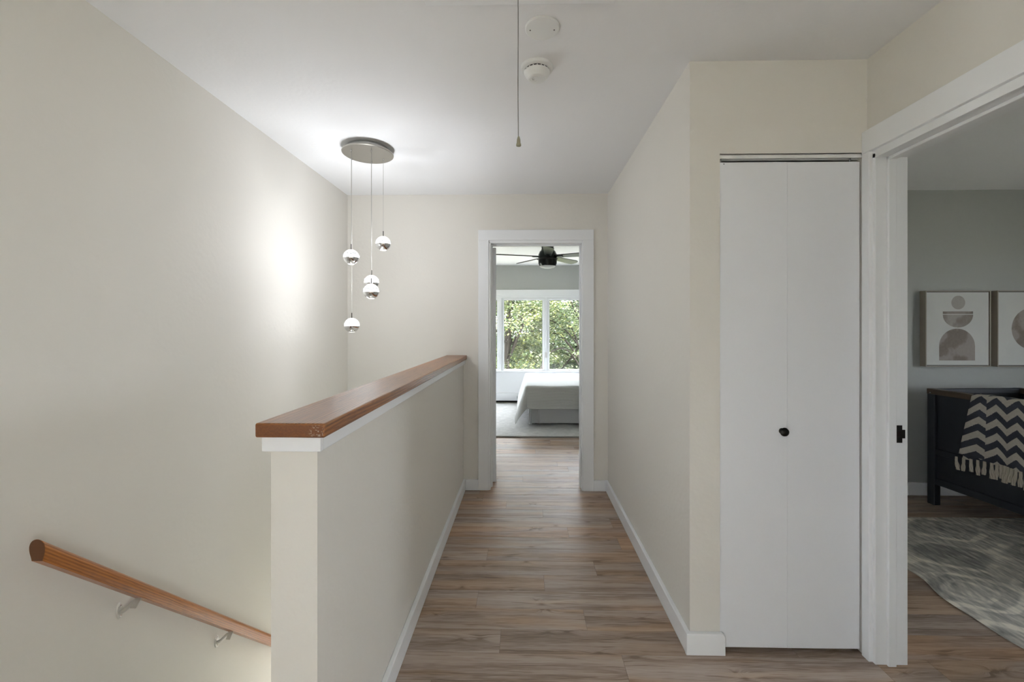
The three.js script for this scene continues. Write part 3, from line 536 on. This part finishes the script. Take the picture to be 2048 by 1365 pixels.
{
  const chevron = texture(512, 512, (u, v) => { const z = Math.abs(((u * 4) % 1) - 0.5) * 2, t = (v * 4 + z * 0.62) % 1, e = 0.06 * (fbm(nC, u, v, 120, 120, 2) - 0.5); return t + e < 0.5 ? mix3(hex(0xc9c3b6), hex(0xbbb5a8), fbm(nA, u, v, 60, 60, 2)) : mix3(hex(0x3d3f47), hex(0x474953), fbm(nA, u, v, 60, 60, 2)); }, { size: [0.48, 0.384] });
  const clothM = mat(0xffffff, { map: chevron, roughness: 0.95, side: THREE.DoubleSide, bumpMap: weave, bumpScale: 0.001 });
  const blanket = thing('throw_blanket', 'cream and charcoal chevron blanket with fringe hung over the crib rail', 'blanket', [3.11, 0.4, 2.75]);
  // s along the crib side, t over the rail: inside hang, over the top, then down outside
  const sA = 0.345, sB = 1.05, topY = 0.882;
  const place = (s, t, layer) => {   // t metres of cloth measured from the outer edge of the rail, positive down
    const spread = t > 0 ? t * 0.16 : 0, ss = s - (s < 0.45 ? spread * (0.45 - s) / 0.105 : 0);
    let o, y;
    if (t > 0.03) { y = topY - (t - 0.02); o = -0.018 - layer - 0.010 * Math.sin(s * 21 + 1.5) * Math.min(1, t * 3) - 0.008 * Math.sin(s * 47) * t; }
    else if (t > -0.075) { const a = (t - 0.03) / 0.105; y = topY + 0.004 * Math.sin(-a * Math.PI) - (a > -0.2 ? 0.01 * (a + 0.2) / 0.2 : 0); o = -0.018 - layer - a * 0.084; }
    else { y = topY - (-t - 0.075); o = 0.066; }
    const [x, d] = cribAt(ss, o); return [x, y, d];
  };
  part('cloth', surface(70, 60, (u, v) => { const s = lerp(sA, sB, u); return place(s, lerp(-0.25, 0.485 + 0.02 * Math.sin(s * 9), v), 0); }, (u, v) => [u * (sB - sA), v * 0.735]), clothM, blanket);
  part('folded_edge', surface(14, 50, (u, v) => { const s = lerp(sA - 0.012, sA + 0.075, u); return place(s, lerp(-0.02, 0.450, v), 0.006 + 0.012 * Math.sin(u * Math.PI)); }, (u, v) => [0.06 + u * 0.087, v * 0.47 + 0.14]), clothM, blanket);
  const fringeM = mat(0xc4bba9, { roughness: 0.95 });
  for (let i = 0; i < 30; i++) {
    const s = lerp(sA - 0.03, sB - 0.03, (i + 0.5) / 30), p = place(s, 0.475 + 0.02 * Math.sin(s * 9), 0.004), L = rr(0.085, 0.115), lx = rr(-0.010, 0.004), ld = rr(-0.012, 0.012);
    const knot = new THREE.SphereGeometry(0.0085, 8, 6); knot.translate(p[0], p[1] - 0.012, -p[2]);
    const strands = [knot];
    for (let k = 0; k < 4; k++) { const a = k / 4 * 6.28 + i; strands.push(tube([[p[0] + 0.003 * Math.cos(a), p[1], p[2] + 0.004 * Math.sin(a)], [p[0] + 0.004 * Math.cos(a), p[1] - 0.03, p[2] + 0.004 * Math.sin(a)], [p[0] + lx * 0.6 + 0.007 * Math.cos(a + 1), p[1] - L * 0.65, p[2] + ld * 0.6 + 0.008 * Math.sin(a + 1)], [p[0] + lx + 0.006 * Math.cos(a + 2), p[1] - L, p[2] + ld + 0.007 * Math.sin(a + 2)]], 0.0052, 8, 5)); }
    part('tassel', uvPlain(merge(strands)), fringeM, blanket);
  }
}
{
  const W = 2.5, D = 2.65, rx0 = 2.08, rd1 = 3.07;
  const rugPrint = texture(1024, 1024, (u, v) => {
    const x = u * W, y = v * D;
    const wob = 0.07 * (fbm(nA, u, v, 9, 9, 3) - 0.5);
    const px = ((x + wob + 0.1) / 0.52) % 1, row = Math.floor((y + wob) / 0.34), py = ((y + wob) / 0.34) % 1, qx = (px + (row % 2) * 0.5) % 1;
    const dm = Math.abs(qx - 0.5) * 2 * 0.95 + Math.pow(Math.abs(py - 0.5) * 2, 1.6);
    const border = smooth(0.20, 0.08, Math.abs(dm - 0.98)) + 0.6 * smooth(0.10, 0.04, Math.abs(dm - 0.42)), inner = smooth(0.85, 0.7, dm);
    const hatch = fbm(nB, u, v, 190, 60, 3), patch = fbm(nC, u, v, 7, 9, 3), wear = fbm(nB, u + 0.4, v, 18, 18, 3);
    let t = 0.5 + (hatch - 0.5) * 0.95 + 0.5 * (patch - 0.5) + 0.42 * border * smooth(0.25, 0.6, wear) - 0.26 * inner * smooth(0.3, 0.6, 1 - wear);
    t = clamp(t, 0, 1); return mix3(hex(0x8e8d89), hex(0xf8f2e6), t);
  });
  const rugBump = texture(512, 512, (u, v) => fbm(nB, u, v, 130, 26, 3), { srgb: false });
  const edge = (d) => 0.028 * Math.sin(d * 8.5) + 0.010 * Math.sin(d * 19 + 1);
  const g = surface(80, 110, (u, v) => { const d = rd1 - D * v, x = rx0 + W * u + edge(d) * (1 - u) ** 6; const lip = Math.min(u * W, 0.012) / 0.012; return [x, 0.003 + 0.008 * lip + 0.004 * Math.max(0, Math.sin(d * 8.5 + 2)) * (1 - u) ** 10 + 0.0015 * Math.sin(x * 14) * Math.sin(d * 12), d]; }, (u, v) => [u, v]);
  tag(mesh('nursery_rug', g, mat(0xffffff, { map: rugPrint, roughness: 0.95, bumpMap: rugBump, bumpScale: 0.006, side: THREE.DoubleSide })), 'grey and cream distressed diamond rug in the nursery', 'rug');
}

// ------------------------------------------------------------------ windows out of frame: landing (behind) and nursery (right)
{
  const sideWindow = (n, x, y0, y1, a, b2, label) => {
    const w = thing(`window_${n}`, label, 'window', [x, y0, (a + b2) / 2], { kind: 'structure' }), ym = (y0 + y1) / 2;
    part('frame', [bx(x - 0.04, x + 0.04, y0, y1, a, a + 0.05), bx(x - 0.04, x + 0.04, y0, y1, b2 - 0.05, b2), bx(x - 0.04, x + 0.04, y0, y0 + 0.05, a + 0.05, b2 - 0.05), bx(x - 0.04, x + 0.04, y1 - 0.05, y1, a + 0.05, b2 - 0.05), bx(x - 0.03, x + 0.03, ym - 0.02, ym + 0.02, a + 0.05, b2 - 0.05)], M.trim, w);
    part('pane', bx(x, x + 0.001, y0 + 0.05, y1 - 0.05, a + 0.05, b2 - 0.05), M.glass, w);
  };
  sideWindow(2, -1.55, 0.50, 1.80, -2.35, -1.15, 'landing window behind the camera on the left');
  sideWindow(5, 1.457, 0.75, 1.75, -2.15, -1.35, 'small landing window behind the camera on the right');
  sideWindow(6, -1.55, -2.40, -0.85, 1.9, 3.4, 'stair window low down beside the stairs');
  const b = thing('window_4', 'bedroom side window out of frame on the left', 'window', [-2.28, 0.80, 6.25], { kind: 'structure' });
  part('frame', [bx(-2.31, -2.24, 0.80, 1.75, 5.6, 5.65), bx(-2.31, -2.24, 0.80, 1.75, 6.85, 6.9), bx(-2.31, -2.24, 0.80, 0.85, 5.65, 6.85), bx(-2.31, -2.24, 1.70, 1.75, 5.65, 6.85), bx(-2.30, -2.25, 0.85, 1.70, 6.22, 6.28)], M.trim, b);
  part('pane', bx(-2.276, -2.275, 0.85, 1.70, 5.65, 6.85), M.glass, b);
  const v = thing('window_3', 'nursery window out of frame on the right', 'window', [5.07, NW.y0, 1.5], { kind: 'structure' });
  part('frame', [bx(5.03, 5.10, NW.y0, NW.y1, NW.d0, NW.d0 + 0.05), bx(5.03, 5.10, NW.y0, NW.y1, NW.d1 - 0.05, NW.d1), bx(5.03, 5.10, NW.y0, NW.y0 + 0.05, NW.d0, NW.d1), bx(5.03, 5.10, NW.y1 - 0.05, NW.y1, NW.d0, NW.d1), bx(5.04, 5.09, 1.26, 1.30, NW.d0, NW.d1)], M.trim, v);
  part('pane', bx(5.065, 5.066, NW.y0 + 0.04, NW.y1 - 0.04, NW.d0 + 0.04, NW.d1 - 0.04), M.glass, v);
}

// ------------------------------------------------------------------ outside: ground and trees
struct('ground', [bx(-60, 60, -3.3, -3.0, -40, 70)], mat(0xb4b09f, { roughness: 1 }), 'garden ground beyond the house', 'ground');
{
  const bark = mat(0x2a2520, { roughness: 0.95 });
  const leafGeo = (() => {   // a small folded leaf, 1 unit long
    const p = [[0, 0, 0], [0.32, 0.06, 0.28], [0.30, 0.06, 0.62], [0, -0.02, 1], [-0.30, 0.06, 0.62], [-0.32, 0.06, 0.28], [0, 0, 0.45]], f = [[0, 1, 6], [1, 2, 6], [2, 3, 6], [3, 4, 6], [4, 5, 6], [5, 0, 6]], pos = [];
    for (const t of f) for (const i of t) pos.push(...p[i]); const g = new THREE.BufferGeometry(); g.setAttribute('position', new THREE.Float32BufferAttribute(pos, 3)); g.computeVertexNormals(); return g;
  })();
  const leafM = new THREE.MeshPhysicalMaterial({ color: 0xffffff, roughness: 0.55, side: THREE.DoubleSide, transmission: 0.35, thickness: 0 });
  leafM.roughness = 0.9;
  const q = new THREE.Quaternion(), e = new THREE.Euler(), m4 = new THREE.Matrix4(), v = new THREE.Vector3(), sc = new THREE.Vector3(), col = new THREE.Color();
  function tree(label, x, d, crownY, rx, ry, n, leaf, tones, lean = 0, lo = -3) {
    const t = thing('tree', label, 'tree', [x, -3, d], { group: 'trees outside the bedroom window' });
    const pts = [[x - lean, -3.1, d], [x - lean * 0.5, -1.2, d], [x, crownY * 0.4, d + 0.1], [x + 0.1, crownY + ry * 0.5, d]];
    part('trunk', uvPlain(tube(pts, 0.11, 14, 8)), bark, t);
    const clumps = [];
    for (let i = 0; i < 48; i++) { const a = rr(0, 6.283), h = rr(-0.95, 0.9), w = Math.sqrt(Math.max(0.05, 1 - h * h)) * rr(0.35, 1); const c = [x + Math.cos(a) * w * rx, crownY + h * ry, d + Math.sin(a) * w * rx * 0.9]; if (c[1] > lo) clumps.push([...c, rr(0.45, 0.95) * rx * 0.34]); }
    clumps.forEach((c, i) => { if (i % 3 === 0) part('branch', uvPlain(tube([[x, crownY * 0.3 + rr(-0.8, 0.8), d], [lerp(x, c[0], 0.5), lerp(crownY * 0.5, c[1], 0.6) + 0.15, lerp(d, c[2], 0.5)], [c[0], c[1], c[2]]], rr(0.02, 0.045), 10, 6)), bark, t); });
    const im = new THREE.InstancedMesh(leafGeo, leafM, n); im.name = 'foliage'; im.userData.kind = 'stuff'; im.castShadow = im.receiveShadow = true;
    for (let i = 0; i < n; i++) {
      const c = clumps[Math.floor(rnd() * clumps.length)]; let a = rr(0, 6.283), h = rr(-1, 1), r = Math.pow(rnd(), 0.45) * c[3], w = Math.sqrt(1 - h * h);
      v.set(c[0] + Math.cos(a) * w * r * 1.35 - x, c[1] + h * r * 0.62 + 3, -(c[2] + Math.sin(a) * w * r * 1.35) + d);
      e.set(rr(-0.2, 0.9), rr(0, 6.283), rr(-0.5, 0.5), 'YXZ'); q.setFromEuler(e); const s = leaf * rr(0.7, 1.3); sc.set(s, s, s); m4.compose(v, q, sc); im.setMatrixAt(i, m4);
      const k = rnd(), tn = tones[Math.floor(rnd() * tones.length)]; col.setRGB(tn[0] * lerp(0.75, 1.25, k), tn[1] * lerp(0.75, 1.25, k), tn[2] * lerp(0.75, 1.25, k)); im.setColorAt(i, col);
    }
    t.add(im);
  }
  const yel = [[0.17, 0.19, 0.04], [0.12, 0.16, 0.035], [0.22, 0.24, 0.08]], mid = [[0.06, 0.10, 0.025], [0.09, 0.13, 0.04], [0.04, 0.075, 0.025]], deep = [[0.03, 0.06, 0.02], [0.05, 0.08, 0.03], [0.07, 0.10, 0.045]], pale = [[0.28, 0.30, 0.17], [0.18, 0.22, 0.10], [0.12, 0.16, 0.06]];
  tree('leafy mid green tree seen through the middle pane', -0.6, 14.5, 1.6, 2.3, 2.4, 20000, 0.085, [...mid, ...yel], 0.4);
  tree('light green tree seen through the right pane', 2.2, 15.5, 1.2, 2.4, 2.6, 20000, 0.09, [...pale, ...mid], -0.5);
  tree('pale low bushy tree at the foot of the window view', 0.5, 12.6, -1.5, 2.2, 1.3, 13000, 0.08, [...pale, ...yel], 0.2);
  tree('dark green tree standing behind the lighter trees', 0.9, 20.0, 1.5, 3.6, 3.8, 26000, 0.14, [...deep, ...mid], 0.3);
  tree('yellow green tree seen through the left pane', -3.6, 17.0, 1.6, 2.9, 3.2, 16000, 0.115, [...yel, ...mid], -0.4);
  tree('deep green tree hidden at the far right of the window', 5.8, 19.0, 1.6, 3.2, 3.6, 16000, 0.14, [...deep, ...pale], 0.4);
  tree('tall dark tree far behind on the left', -6.0, 27.0, 2.0, 4.6, 5.0, 20000, 0.27, [...deep, ...mid], 0.5);
  tree('tall dark tree far behind in the middle', 1.0, 33.0, 1.6, 4.8, 5.4, 22000, 0.30, [...deep, ...mid], 0.2);
  tree('tall dark tree far behind on the right', 8.6, 28.0, 2.0, 4.8, 5.0, 20000, 0.27, [...deep, ...mid], -0.5);
}

renderer.render(scene, camera);
